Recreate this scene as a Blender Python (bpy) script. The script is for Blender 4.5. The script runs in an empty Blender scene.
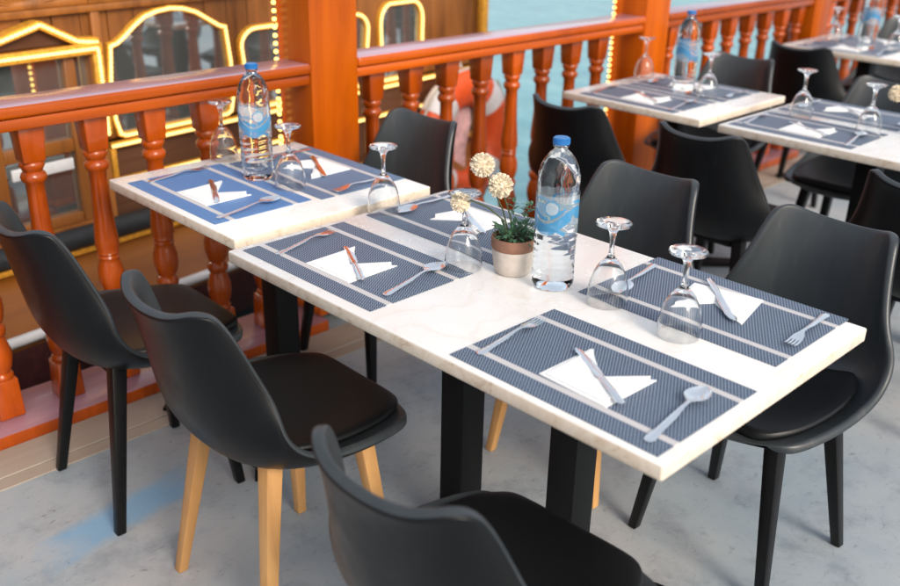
import bpy, bmesh, math, random
from mathutils import Vector, Matrix
random.seed(7)
C = bpy.context.scene.collection
PI = math.pi
R = math.radians

# ------------------------------------------------------------------ materials
def new_mat(name):
    m = bpy.data.materials.new(name); m.use_nodes = True
    nt = m.node_tree
    return m, nt, nt.nodes['Principled BSDF']

def node(nt, t, **kw):
    n = nt.nodes.new(t)
    for k, v in kw.items():
        if k in n.inputs.keys(): n.inputs[k].default_value = v
        else: setattr(n, k, v)
    return n

def link(nt, a, b): nt.links.new(a, b)

def ramp(nt, fac, stops):
    r = nt.nodes.new('ShaderNodeValToRGB')
    el = r.color_ramp.elements
    while len(el) > 1: el.remove(el[-1])
    el[0].position = stops[0][0]; el[0].color = (*stops[0][1], 1)
    for p, c in stops[1:]:
        e = el.new(p); e.color = (*c, 1)
    link(nt, fac, r.inputs['Fac'])
    return r

def coords(nt, scale=(1, 1, 1), rot=(0, 0, 0), kind='Object'):
    tc = nt.nodes.new('ShaderNodeTexCoord'); mp = nt.nodes.new('ShaderNodeMapping')
    mp.inputs['Scale'].default_value = scale; mp.inputs['Rotation'].default_value = rot
    link(nt, tc.outputs[kind], mp.inputs['Vector'])
    return mp.outputs['Vector']

def bump(nt, fac, b, strength=.2, dist=.01):
    n = node(nt, 'ShaderNodeBump', Strength=strength, Distance=dist)
    link(nt, fac, n.inputs['Height']); link(nt, n.outputs['Normal'], b.inputs['Normal'])

def simple(name, col, rough=.5, metal=0, noise=0, nscale=40, coat=0, bmp=0, spec=None):
    m, nt, b = new_mat(name)
    b.inputs['Base Color'].default_value = (*col, 1)
    b.inputs['Roughness'].default_value = rough; b.inputs['Metallic'].default_value = metal
    b.inputs['Coat Weight'].default_value = coat
    if spec is not None: b.inputs['Specular IOR Level'].default_value = spec
    if noise:
        n = node(nt, 'ShaderNodeTexNoise', Scale=nscale, Detail=4.0)
        link(nt, coords(nt), n.inputs['Vector'])
        lo = tuple(c * (1 - noise) for c in col); hi = tuple(min(1, c * (1 + noise)) for c in col)
        r = ramp(nt, n.outputs['Fac'], [(.3, lo), (.7, hi)])
        link(nt, r.outputs['Color'], b.inputs['Base Color'])
        rr = node(nt, 'ShaderNodeMapRange'); rr.inputs['To Min'].default_value = rough * .8; rr.inputs['To Max'].default_value = min(1, rough * 1.25)
        link(nt, n.outputs['Fac'], rr.inputs['Value']); link(nt, rr.outputs['Result'], b.inputs['Roughness'])
        if bmp: bump(nt, n.outputs['Fac'], b, bmp, .002)
    return m

def wood(name, c0, c1, scale, rough=.35, coat=.4, stretch=(14, 14, 1.2), bmp=.05, spec=.5):
    m, nt, b = new_mat(name)
    b.inputs['Specular IOR Level'].default_value = spec
    v = coords(nt, tuple(s * scale for s in stretch))
    oi = nt.nodes.new('ShaderNodeObjectInfo'); va = nt.nodes.new('ShaderNodeVectorMath'); va.operation = 'MULTIPLY_ADD'   # each piece cut from another place in the plank
    link(nt, oi.outputs['Random'], va.inputs[0]); va.inputs[1].default_value = (37, 23, 11); link(nt, v, va.inputs[2]); v = va.outputs['Vector']
    n = node(nt, 'ShaderNodeTexNoise', Scale=1.0, Detail=6.0, Roughness=.6, Distortion=.6)
    link(nt, v, n.inputs['Vector'])
    n2 = node(nt, 'ShaderNodeTexNoise', Scale=2.2, Detail=2.0)
    link(nt, coords(nt), n2.inputs['Vector'])
    mx = node(nt, 'ShaderNodeMath', operation='MULTIPLY_ADD'); link(nt, n2.outputs['Fac'], mx.inputs[0]); mx.inputs[1].default_value = .45
    link(nt, n.outputs['Fac'], mx.inputs[2])
    r = ramp(nt, mx.outputs[0], [(.42, c0), (.62, tuple((a + b_) / 2 for a, b_ in zip(c0, c1))), (.95, c1)])
    tm = nt.nodes.new('ShaderNodeMapRange'); tm.inputs['To Min'].default_value = .74; tm.inputs['To Max'].default_value = 1.12; link(nt, oi.outputs['Random'], tm.inputs['Value'])
    hv = nt.nodes.new('ShaderNodeHueSaturation'); link(nt, tm.outputs['Result'], hv.inputs['Value']); link(nt, r.outputs['Color'], hv.inputs['Color'])
    link(nt, hv.outputs['Color'], b.inputs['Base Color'])
    wr = nt.nodes.new('ShaderNodeMapRange'); wr.inputs['From Min'].default_value = .3; wr.inputs['From Max'].default_value = .7; wr.inputs['To Min'].default_value = rough * .6; wr.inputs['To Max'].default_value = min(1, rough * 1.7)
    link(nt, n2.outputs['Fac'], wr.inputs['Value']); link(nt, wr.outputs['Result'], b.inputs['Roughness'])
    b.inputs['Coat Weight'].default_value = coat; b.inputs['Coat Roughness'].default_value = .12
    bump(nt, n.outputs['Fac'], b, bmp, .004)
    return m

M = {}
M['rail_wood'] = wood('varnished_orange_wood', (.10, .011, .001), (.54, .088, .001), 1.0, .26, .45, spec=.3)
M['post_wood'] = wood('varnished_post_wood', (.25, .030, .001), (.60, .120, .001), .8, .32, .12, spec=.22)
M['rail_wood_y'] = wood('varnished_orange_wood_along', (.18, .022, .001), (.55, .098, .001), 1.0, .25, .25, (14, 1.2, 14), spec=.3)
M['rail_top'] = wood('blue_lit_varnish', (.40, .20, .235), (.60, .36, .42), 1.0, .25, .8, (14, 1.2, 14))  # blue light on the orange rail tops, painted as a lavender colour
M['sill_top'] = wood('blue_lit_sill', (.26, .11, .13), (.46, .25, .31), 1.0, .3, .6, (14, 1.2, 14))  # same blue light painted into the upper faces of the sill
M['boat_wood'] = wood('honey_brown_plank', (.07, .02, .004), (.40, .145, .026), 1.0, .45, .2, (12, 14, 1.3))
M['boat_dark'] = wood('dark_brown_plank', (.07, .028, .012), (.16, .065, .028), 1.0, .5, .1, (12, 1.3, 14))
M['hull_wood'] = wood('hull_brown', (.14, .042, .005), (.34, .115, .012), .6, .5, .15, (12, 1.3, 14))
M['oak'] = wood('oak_leg', (.42, .19, .055), (.66, .36, .13), 1.3, .45, .1, (16, 16, 1.5))
M['maroon'] = simple('maroon_paint', (.055, .012, .012), .5, noise=.3)
M['gold'] = simple('gold_paint', (.66, .32, .035), .38, noise=.25, nscale=60)
def mk_shell(name, c0, c1, c2, spec):
    m, nt, b = new_mat(name)
    v = coords(nt, (22, 22, 2.5))
    n = node(nt, 'ShaderNodeTexNoise', Scale=1.0, Detail=6.0, Roughness=.65); link(nt, v, n.inputs['Vector'])
    f = node(nt, 'ShaderNodeTexNoise', Scale=420.0, Detail=2.0); link(nt, coords(nt), f.inputs['Vector'])
    w = node(nt, 'ShaderNodeTexNoise', Scale=7.0, Detail=5.0, Roughness=.7); link(nt, coords(nt), w.inputs['Vector'])
    r = ramp(nt, n.outputs['Fac'], [(.35, c0), (.60, c1), (.75, c2)])
    link(nt, r.outputs['Color'], b.inputs['Base Color'])
    q = node(nt, 'ShaderNodeMapRange'); q.inputs['From Min'].default_value = .3; q.inputs['From Max'].default_value = .7; q.inputs['To Min'].default_value = .27; q.inputs['To Max'].default_value = .47
    link(nt, w.outputs['Fac'], q.inputs['Value']); link(nt, q.outputs['Result'], b.inputs['Roughness'])
    b.inputs['Specular IOR Level'].default_value = spec
    bump(nt, f.outputs['Fac'], b, .06, .002)
    return m
M['shell'] = mk_shell('black_moulded_plastic', (.0016, .002, .0028), (.003, .0036, .0046), (.008, .009, .010), .28)
M['shell_inner'] = mk_shell('worn_sky_lit_plastic', (.028, .034, .038), (.036, .042, .046), (.064, .066, .068), .5)  # inner faces and rim: sky sheen painted as grey, with scuff streaks
M['cushion'] = simple('black_leatherette', (.0025, .003, .0038), .40, noise=.15, nscale=180, bmp=.12, spec=.35)
M['black_leg'] = simple('black_leg_plastic', (.004, .004, .0045), .35, noise=.2, spec=.25)
M['black_steel'] = simple('black_powder_steel', (.004, .0045, .005), .5, noise=.15, nscale=120, spec=.2)
M['steel'] = simple('polished_steel', (.96, .97, .98), .2, 1.0, noise=.05, nscale=20)
M['napkin'] = simple('white_paper_napkin', (.80, .80, .79), .9, noise=.03, nscale=120, bmp=.35)
M['cap'] = simple('blue_plastic_cap', (.018, .16, .45), .35, noise=.05)
M['rubber'] = simple('black_rubber', (.02, .025, .03), .55, noise=.3)
M['white_paint'] = simple('white_enamel', (.72, .74, .76), .4, noise=.05)
M['buoy_orange'] = simple('orange_buoy_skin', (.75, .09, .012), .45, noise=.1, nscale=15)
M['buoy_white'] = simple('white_buoy_band', (.78, .74, .74), .5, noise=.05)
M['rope'] = simple('grey_rope', (.5, .47, .42), .9, noise=.3, nscale=120)
M['pink_cloth'] = simple('pink_cloth', (.68, .42, .42), .9, noise=.3, nscale=25)
M['terracotta'] = simple('terracotta_rim', (.235, .115, .075), .8, noise=.25, nscale=30)
M['cream_pot'] = simple('cream_glaze', (.54, .475, .42), .7, noise=.12, nscale=60, bmp=.2)
M['soil'] = simple('dark_soil', (.03, .018, .01), .95, noise=.5, nscale=150)
M['leaf'] = simple('green_leaf', (.07, .17, .085), .45, noise=.5, nscale=45)
M['stem'] = simple('brown_green_stem', (.07, .09, .035), .7, noise=.3)
M['petal'] = simple('cream_petal', (.84, .74, .58), .8, noise=.12, nscale=80)

def mk_glass(name, col, ior, rough=0):
    m, nt, b = new_mat(name)
    b.inputs['Base Color'].default_value = (*col, 1); b.inputs['Transmission Weight'].default_value = 1
    b.inputs['IOR'].default_value = ior; b.inputs['Roughness'].default_value = rough
    return m
M['glass'] = mk_glass('clear_glass', (.98, .99, .99), 1.45)
M['water_bottle'] = mk_glass('filled_clear_bottle', (.93, .975, .99), 1.33)

def mk_pane():
    m, nt, b = new_mat('dark_reflecting_glass')
    b.inputs['Base Color'].default_value = (.56, .62, .62, 1); b.inputs['Metallic'].default_value = .9
    b.inputs['Roughness'].default_value = .025
    n = node(nt, 'ShaderNodeTexNoise', Scale=3.0, Detail=1.0); link(nt, coords(nt), n.inputs['Vector'])
    bump(nt, n.outputs['Fac'], b, .05, .02)
    return m
M['pane'] = mk_pane()

def mk_label():
    # bottle sleeve: white ground, blue wave band, round blue-ringed seal (object coords, z up, centre on axis)
    m, nt, b = new_mat('printed_bottle_sleeve')
    tc = nt.nodes.new('ShaderNodeTexCoord'); sp = nt.nodes.new('ShaderNodeSeparateXYZ'); link(nt, tc.outputs['Object'], sp.inputs[0])
    def mth(op, a, c=None):
        n = nt.nodes.new('ShaderNodeMath'); n.operation = op
        for i, q in enumerate((a, c)):
            if q is None: continue
            if isinstance(q, (int, float)): n.inputs[i].default_value = q
            else: link(nt, q, n.inputs[i])
        return n.outputs[0]
    th = mth('ARCTAN2', sp.outputs['Y'], sp.outputs['X'])
    z = sp.outputs['Z']
    wv = mth('SINE', mth('ADD', mth('MULTIPLY', th, 2.0), .6))
    d1 = mth('ABSOLUTE', mth('SUBTRACT', z, mth('ADD', mth('MULTIPLY', wv, .018), .158)))
    band = mth('LESS_THAN', d1, .013)
    d2 = mth('ABSOLUTE', mth('SUBTRACT', z, mth('ADD', mth('MULTIPLY', wv, .018), .181)))
    band2 = mth('LESS_THAN', d2, .004)
    d3 = mth('ABSOLUTE', mth('SUBTRACT', z, mth('ADD', mth('MULTIPLY', wv, -.012), .135)))
    band3 = mth('LESS_THAN', d3, .005)
    # seals repeat twice round the bottle
    tt = mth('MULTIPLY', mth('SUBTRACT', mth('FRACT', mth('ADD', mth('DIVIDE', th, PI), .75)), .5), PI * .045)
    rr = mth('SQRT', mth('ADD', mth('POWER', tt, 2), mth('POWER', mth('SUBTRACT', z, .186), 2)))
    seal = mth('LESS_THAN', rr, .0165); core = mth('LESS_THAN', rr, .0140); dot = mth('LESS_THAN', mth('ABSOLUTE', mth('SUBTRACT', th, 1.2)), .22)
    nz = node(nt, 'ShaderNodeTexNoise', Scale=38.0, Detail=1.0); link(nt, tc.outputs['Object'], nz.inputs['Vector'])
    blue = mth('MULTIPLY', mth('MAXIMUM', mth('MAXIMUM', band, band2), band3), mth('GREATER_THAN', nz.outputs['Fac'], .41))
    sealblue = mth('MAXIMUM', mth('SUBTRACT', seal, core), dot)
    tot = mth('MAXIMUM', mth('MULTIPLY', blue, mth('SUBTRACT', 1, seal)), sealblue)
    mix = nt.nodes.new('ShaderNodeMix'); mix.data_type = 'RGBA'
    mix.inputs[6].default_value = (.72, .82, .88, 1); mix.inputs[7].default_value = (.07, .34, .62, 1)
    link(nt, tot, mix.inputs[0]); link(nt, mix.outputs[2], b.inputs['Base Color'])
    al = mth('ADD', mth('MULTIPLY', mth('MAXIMUM', tot, mth('MULTIPLY', seal, .4)), .38), .12)
    link(nt, al, b.inputs['Alpha'])
    b.inputs['Roughness'].default_value = .3
    return m
M['label'] = mk_label()

def mk_stone():
    m, nt, b = new_mat('cream_marble_top')
    v = coords(nt)
    n = node(nt, 'ShaderNodeTexNoise', Scale=5.0, Detail=6.0, Roughness=.65, Distortion=1.2); link(nt, v, n.inputs['Vector'])
    w = node(nt, 'ShaderNodeTexWave', Scale=2.3, Distortion=14.0, Detail=5.0); w.inputs['Detail Scale'].default_value = 1.6; link(nt, v, w.inputs['Vector'])
    vein = ramp(nt, w.outputs['Fac'], [(0, (.755, .72, .68)), (.03, (.775, .75, .72)), (.08, (.79, .77, .745)), (1, (.80, .785, .765))])
    cl = ramp(nt, n.outputs['Fac'], [(.35, (.95, .93, .91)), (.65, (1, 1, 1))])
    mx = nt.nodes.new('ShaderNodeMix'); mx.data_type = 'RGBA'; mx.blend_type = 'MULTIPLY'; mx.inputs[0].default_value = .6
    link(nt, vein.outputs['Color'], mx.inputs[6]); link(nt, cl.outputs['Color'], mx.inputs[7])
    link(nt, mx.outputs[2], b.inputs['Base Color'])
    sm = node(nt, 'ShaderNodeTexNoise', Scale=9.0, Detail=5.0, Roughness=.7); link(nt, v, sm.inputs['Vector'])
    q = node(nt, 'ShaderNodeMapRange'); q.inputs['From Min'].default_value = .35; q.inputs['From Max'].default_value = .65; q.inputs['To Min'].default_value = .13; q.inputs['To Max'].default_value = .36
    link(nt, sm.outputs['Fac'], q.inputs['Value']); link(nt, q.outputs['Result'], b.inputs['Roughness'])
    return m
M['stone'] = mk_stone()

def mk_stone_edge():
    m, nt, b = new_mat('tan_stone_edge')
    v = coords(nt)
    n = node(nt, 'ShaderNodeTexNoise', Scale=14.0, Detail=6.0, Roughness=.7, Distortion=1.5); link(nt, v, n.inputs['Vector'])
    r = ramp(nt, n.outputs['Fac'], [(.33, (.50, .36, .25)), (.43, (.72, .60, .47)), (.6, (.80, .70, .58))])
    link(nt, r.outputs['Color'], b.inputs['Base Color']); b.inputs['Roughness'].default_value = .35
    return m
M['stone_edge'] = mk_stone_edge()

def mk_mat(name, dark, light):
    m, nt, b = new_mat(name)
    tc = nt.nodes.new('ShaderNodeTexCoord'); sp = nt.nodes.new('ShaderNodeSeparateXYZ'); link(nt, tc.outputs['Object'], sp.inputs[0])
    def mth(op, a, c=None):
        n = nt.nodes.new('ShaderNodeMath'); n.operation = op
        for i, q in enumerate((a, c)):
            if q is None: continue
            if isinstance(q, (int, float)): n.inputs[i].default_value = q
            else: link(nt, q, n.inputs[i])
        return n.outputs[0]
    x, y = sp.outputs['X'], sp.outputs['Y']
    # zig-zag dashes: rows 3.4 mm apart, each row's dashes shifted against the last
    row = mth('FLOOR', mth('DIVIDE', y, .0054))
    par = mth('MODULO', mth('ABSOLUTE', row), 2.0)
    sl = mth('SUBTRACT', mth('MULTIPLY', par, 2.0), 1.0)
    yy = mth('FRACT', mth('DIVIDE', y, .0054))
    xs = mth('ADD', mth('DIVIDE', x, .0066), mth('MULTIPLY', sl, mth('MULTIPLY', yy, .5)))
    dash = mth('LESS_THAN', mth('ABSOLUTE', mth('SUBTRACT', mth('FRACT', xs), .5)), .20)
    dash = mth('MULTIPLY', dash, mth('LESS_THAN', mth('ABSOLUTE', mth('SUBTRACT', yy, .5)), .42))
    ay = mth('ABSOLUTE', y)
    stripe = mth('LESS_THAN', mth('ABSOLUTE', mth('SUBTRACT', ay, .0975)), .0075)
    mix = nt.nodes.new('ShaderNodeMix'); mix.data_type = 'RGBA'
    mix.inputs[6].default_value = (*dark, 1); mix.inputs[7].default_value = (*light, 1); link(nt, dash, mix.inputs[0])
    mix2 = nt.nodes.new('ShaderNodeMix'); mix2.data_type = 'RGBA'
    mix2.inputs[7].default_value = (.56, .535, .53, 1); link(nt, mix.outputs[2], mix2.inputs[6]); link(nt, stripe, mix2.inputs[0])
    link(nt, mix2.outputs[2], b.inputs['Base Color'])
    b.inputs['Roughness'].default_value = .5
    bump(nt, dash, b, .3, .0006)
    return m
M['mat'] = mk_mat('woven_navy_placemat', (.011, .022, .064), (.29, .37, .46))
M['mat_faint_lit'] = mk_mat('woven_faint_blue_lit_placemat', (.020, .050, .130), (.28, .42, .58))  # navy mat with a weak blue light cast put into its colours
M['mat_blue_lit'] = mk_mat('woven_blue_lit_placemat', (.022, .085, .28), (.22, .42, .70))  # navy mat with a strong blue light cast put into its colours

def mk_floor():
    m, nt, b = new_mat('painted_grey_deck')
    v = coords(nt)
    n = node(nt, 'ShaderNodeTexNoise', Scale=1.3, Detail=5.0, Roughness=.6); link(nt, v, n.inputs['Vector'])
    base = ramp(nt, n.outputs['Fac'], [(.3, (.25, .325, .375)), (.5, (.365, .405, .43)), (.7, (.47, .46, .455))])
    n2 = node(nt, 'ShaderNodeTexNoise', Scale=48.0, Detail=8.0, Roughness=.75, Distortion=1.0); link(nt, coords(nt, (1, .55, 1), (0, 0, R(-20))), n2.inputs['Vector'])
    sp = ramp(nt, n2.outputs['Fac'], [(.31, (.38, .39, .40)), (.37, (.84, .81, .82)), (.44, (1, 1, 1)), (.75, (1.0, 1.0, 1.0))])
    n3 = node(nt, 'ShaderNodeTexNoise', Scale=6.0, Detail=6.0, Roughness=.7); link(nt, v, n3.inputs['Vector'])
    sp3 = ramp(nt, n3.outputs['Fac'], [(.33, (.74, .75, .77)), (.5, (1, 1, 1))])
    mx = nt.nodes.new('ShaderNodeMix'); mx.data_type = 'RGBA'; mx.blend_type = 'MULTIPLY'; mx.inputs[0].default_value = 1
    link(nt, base.outputs['Color'], mx.inputs[6]); link(nt, sp.outputs['Color'], mx.inputs[7])
    mx2 = nt.nodes.new('ShaderNodeMix'); mx2.data_type = 'RGBA'; mx2.blend_type = 'MULTIPLY'; mx2.inputs[0].default_value = 1
    link(nt, mx.outputs[2], mx2.inputs[6]); link(nt, sp3.outputs['Color'], mx2.inputs[7])
    # long patch of blue light by the first chair, painted into the deck colour
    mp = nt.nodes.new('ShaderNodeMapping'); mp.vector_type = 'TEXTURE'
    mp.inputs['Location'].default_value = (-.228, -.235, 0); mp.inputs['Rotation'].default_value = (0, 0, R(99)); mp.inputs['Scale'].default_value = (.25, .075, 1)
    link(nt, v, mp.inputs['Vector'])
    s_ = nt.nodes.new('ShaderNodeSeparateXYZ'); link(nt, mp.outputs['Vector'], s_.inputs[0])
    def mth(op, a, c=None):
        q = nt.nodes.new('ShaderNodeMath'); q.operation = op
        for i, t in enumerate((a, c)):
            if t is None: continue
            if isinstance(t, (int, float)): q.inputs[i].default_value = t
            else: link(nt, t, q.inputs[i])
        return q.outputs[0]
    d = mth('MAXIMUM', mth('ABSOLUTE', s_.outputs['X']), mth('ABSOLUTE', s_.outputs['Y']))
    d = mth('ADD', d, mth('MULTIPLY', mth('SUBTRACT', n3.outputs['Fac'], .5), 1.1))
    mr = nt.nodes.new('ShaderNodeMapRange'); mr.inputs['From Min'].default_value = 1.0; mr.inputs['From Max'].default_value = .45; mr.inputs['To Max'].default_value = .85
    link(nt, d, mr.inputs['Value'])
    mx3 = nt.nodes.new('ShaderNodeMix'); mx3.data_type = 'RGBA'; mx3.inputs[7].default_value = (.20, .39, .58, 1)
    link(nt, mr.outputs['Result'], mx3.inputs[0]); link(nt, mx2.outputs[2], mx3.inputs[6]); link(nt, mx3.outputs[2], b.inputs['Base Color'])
    b.inputs['Roughness'].default_value = .55
    bump(nt, n2.outputs['Fac'], b, .25, .004)
    return m
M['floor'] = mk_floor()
M['tan_strip'] = wood('tan_deck_margin', (.30, .25, .20), (.46, .39, .32), .8, .5, .1, (14, 1.2, 14))
M['blue_glow'] = simple('painted_blue_glow', (.10, .26, .50), .55, noise=.25, nscale=18)  # flat colour for the patch of blue light painted on the deck

def mk_water():
    m, nt, b = new_mat('turquoise_sea')
    b.inputs['Base Color'].default_value = (.06, .26, .29, 1); b.inputs['Roughness'].default_value = .18
    n = node(nt, 'ShaderNodeTexNoise', Scale=1.2, Detail=5.0, Roughness=.6); link(nt, coords(nt, (1, 1.6, 1)), n.inputs['Vector'])
    bump(nt, n.outputs['Fac'], b, .35, .12)
    r = ramp(nt, n.outputs['Fac'], [(.3, (.07, .28, .32)), (.5, (.13, .38, .41)), (.72, (.24, .50, .51))])
    link(nt, r.outputs['Color'], b.inputs['Base Color'])
    return m
M['sea'] = mk_water()

def emis(name, col, s):
    m, nt, b = new_mat(name)
    b.inputs['Base Color'].default_value = (*col, 1); b.inputs['Emission Color'].default_value = (*col, 1); b.inputs['Emission Strength'].default_value = s
    return m
M['bulb'] = emis('warm_led_bead', (1, .58, .13), 2.0)

M['led'] = emis('lit_led_rope', (1, .66, .22), 1.15)

# ------------------------------------------------------------------ mesh helpers
def finish(name, bm, mats, parent=None, smooth=35, loc=None, rot=None):
    bmesh.ops.recalc_face_normals(bm, faces=bm.faces[:])
    me = bpy.data.meshes.new(name); bm.to_mesh(me); bm.free()
    mats = mats if isinstance(mats, (list, tuple)) else [mats]
    for m in mats: me.materials.append(M[m] if isinstance(m, str) else m)
    if smooth is not None:
        me.shade_smooth(); me.set_sharp_from_angle(angle=R(smooth))
    o = bpy.data.objects.new(name, me); C.objects.link(o)
    if parent: o.parent = parent
    if loc: o.location = loc
    if rot: o.rotation_euler = rot
    return o

def box(bm, x0, x1, y0, y1, z0, z1, bev=0, seg=2, mi=0):
    r = bmesh.ops.create_cube(bm, size=1)
    vs = r['verts']
    for v in vs:
        v.co = Vector(((x0 + x1) / 2 + v.co.x * (x1 - x0), (y0 + y1) / 2 + v.co.y * (y1 - y0), (z0 + z1) / 2 + v.co.z * (z1 - z0)))
    fs = {f for v in vs for f in v.link_faces}
    for f in fs: f.material_index = mi
    if bev:
        es = list({e for v in vs for e in v.link_edges})
        bmesh.ops.bevel(bm, geom=es, offset=bev, segments=seg, profile=.5, affect='EDGES')

def lathe(bm, prof, n=32, cx=0, cy=0, mi=0, cap=True):
    rings = []
    for r, z in prof:
        if r < 1e-5: rings.append([bm.verts.new((cx, cy, z))])
        else: rings.append([bm.verts.new((cx + r * math.cos(2 * PI * i / n), cy + r * math.sin(2 * PI * i / n), z)) for i in range(n)])
    for a, b in zip(rings, rings[1:]):
        for i in range(n):
            j = (i + 1) % n
            if len(a) == 1 and len(b) == 1: continue
            if len(a) == 1: f = bm.faces.new((a[0], b[j], b[i]))
            elif len(b) == 1: f = bm.faces.new((a[i], a[j], b[0]))
            else: f = bm.faces.new((a[i], a[j], b[j], b[i]))
            f.material_index = mi
    if cap:
        for rg in (rings[0], rings[-1]):
            if len(rg) > 1: bm.faces.new(rg).material_index = mi

def tube(bm, pts, rad, n=8, mi=0):
    pts = [Vector(p) for p in pts]
    rads = rad if isinstance(rad, (list, tuple)) else [rad] * len(pts)
    rings = []
    for i, p in enumerate(pts):
        d = (pts[min(i + 1, len(pts) - 1)] - pts[max(i - 1, 0)]).normalized()
        a = d.cross(Vector((0, 0, 1)) if abs(d.z) < .9 else Vector((1, 0, 0))).normalized(); b = d.cross(a)
        rings.append([bm.verts.new(p + (a * math.cos(2 * PI * k / n) + b * math.sin(2 * PI * k / n)) * rads[i]) for k in range(n)])
    for a, b in zip(rings, rings[1:]):
        for k in range(n):
            bm.faces.new((a[k], a[(k + 1) % n], b[(k + 1) % n], b[k])).material_index = mi
    bm.faces.new(rings[0]).material_index = mi; bm.faces.new(rings[-1]).material_index = mi

def frustum(bm, p0, s0, p1, s1, bev=0):
    # square bar from p0 (half sizes s0) down to p1 (half sizes s1)
    vs = []
    for p, s in ((p0, s0), (p1, s1)):
        for sx, sy in ((-1, -1), (1, -1), (1, 1), (-1, 1)):
            vs.append(bm.verts.new((p[0] + sx * s[0], p[1] + sy * s[1], p[2])))
    fs = [(0, 1, 2, 3), (4, 5, 6, 7)] + [(i, (i + 1) % 4, 4 + (i + 1) % 4, 4 + i) for i in range(4)]
    for f in fs: bm.faces.new([vs[i] for i in f])
    if bev:
        bmesh.ops.recalc_face_normals(bm, faces=bm.faces[:])
        es = list({e for v in vs for e in v.link_edges})
        bmesh.ops.bevel(bm, geom=es, offset=bev, segments=2, profile=.5, affect='EDGES')

def prism(bm, poly, t0, t1, place, mi=0, bev=0):
    a = [bm.verts.new(place(u, v, t0)) for u, v in poly]; b = [bm.verts.new(place(u, v, t1)) for u, v in poly]
    n = len(poly); fs = [bm.faces.new(a), bm.faces.new(b[::-1])]
    for i in range(n): fs.append(bm.faces.new((a[i], a[(i + 1) % n], b[(i + 1) % n], b[i])))
    for f in fs: f.material_index = mi

def ribbon(bm, outer, inner, t0, t1, place, mi=0):
    # closed frame between two outlines of equal length
    n = len(outer)
    V = [[bm.verts.new(place(u, v, t)) for u, v in pl] for pl in (outer, inner) for t in (t0, t1)]
    oa, ob, ia, ib = V
    for i in range(n):
        j = (i + 1) % n
        for q in ((oa[i], oa[j], ob[j], ob[i]), (ia[i], ib[i], ib[j], ia[j]), (ob[i], ob[j], ib[j], ib[i]), (oa[i], ia[i], ia[j], oa[j])):
            bm.faces.new(q).material_index = mi

def sheet(bm, st, m=9, th=.0022, mi=0):
    # st: stations (y, x_centre, half_width, z, cup); a closed curved strip
    top, bot = [], []
    for (y, xc, hw, z, cup) in st:
        top.append([bm.verts.new((xc + hw * (2 * k / (m - 1) - 1), y, z + cup * (2 * k / (m - 1) - 1) ** 2)) for k in range(m)])
        bot.append([bm.verts.new((xc + hw * .96 * (2 * k / (m - 1) - 1), y, z - th + cup * (2 * k / (m - 1) - 1) ** 2)) for k in range(m)])
    for A, flip in ((top, 0), (bot, 1)):
        for a, b in zip(A, A[1:]):
            for k in range(m - 1): bm.faces.new((a[k], a[k + 1], b[k + 1], b[k])).material_index = mi
    for k in range(m - 1):
        bm.faces.new((top[0][k], bot[0][k], bot[0][k + 1], top[0][k + 1])); bm.faces.new((top[-1][k], top[-1][k + 1], bot[-1][k + 1], bot[-1][k]))
    for a, b, c, d in zip(top, top[1:], bot, bot[1:]):
        bm.faces.new((a[0], b[0], d[0], c[0])); bm.faces.new((a[-1], c[-1], d[-1], b[-1]))

def tag(o, label=None, cat=None, group=None, kind=None):
    if label: o['label'] = label
    if cat: o['category'] = cat
    if group: o['group'] = group
    if kind: o['kind'] = kind
    return o

def empty(name, loc=(0, 0, 0), rz=0):
    o = bpy.data.objects.new(name, None); C.objects.link(o)
    o.location = loc; o.rotation_euler = (0, 0, rz); o.empty_display_size = .1
    return o

def copy_tree(o, parent=None):
    c = o.copy(); C.objects.link(c)
    if parent: c.parent = parent
    for ch in list(o.children): copy_tree(ch, c)
    return c

def bake(o):
    # apply the modifiers into plain mesh data
    dg = bpy.context.evaluated_depsgraph_get(); dg.update()
    me = bpy.data.meshes.new_from_object(o.evaluated_get(dg))
    o.modifiers.clear(); o.data = me
    me.shade_smooth()
    return o

# ------------------------------------------------------------------ setting
bm = bmesh.new()
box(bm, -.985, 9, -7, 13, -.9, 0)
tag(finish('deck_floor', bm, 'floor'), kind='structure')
bm = bmesh.new()
box(bm, -.74, -.60, -7, 13, .0, .006, .002, 1)
box(bm, -.596, -.545, -7, 13, .0, .004, .001, 1)
tag(finish('deck_margin', bm, 'tan_strip'), kind='structure')
# water out to the horizon
bm = bmesh.new()
vs = [bm.verts.new(p) for p in ((-900, -900, -.85), (900, -900, -.85), (900, 900, -.85), (-900, 900, -.85))]
bm.faces.new(vs)
tag(finish('sea_water', bm, 'sea'), kind='structure')

# ------------------------------------------------------------------ posts and railing
def post(y0, y1, label):
    t = empty('railing_post', (-.882, (y0 + y1) / 2, 0))
    h = (y1 - y0) / 2
    b = bmesh.new(); box(b, -.093, .093, -h, h, 0.046, 2.35, .006, 2); finish('post_shaft', b, 'post_wood', t)
    b = bmesh.new(); box(b, -.105, .105, -h - .012, h + .012, .046, .075, .008, 2); finish('post_base', b, 'post_wood', t)
    tag(t, label, 'post', 'square posts of the orange railing')
post(.838, 1.04, 'thick orange wooden post just behind the small left table')
post(2.76, 2.955, 'thick orange wooden post behind the second small table')
post(4.47, 4.67, 'farthest orange wooden post of the railing, before the third table')
post(-2.6, -2.4, 'nearest orange wooden post, past the left end of the railing')

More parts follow.
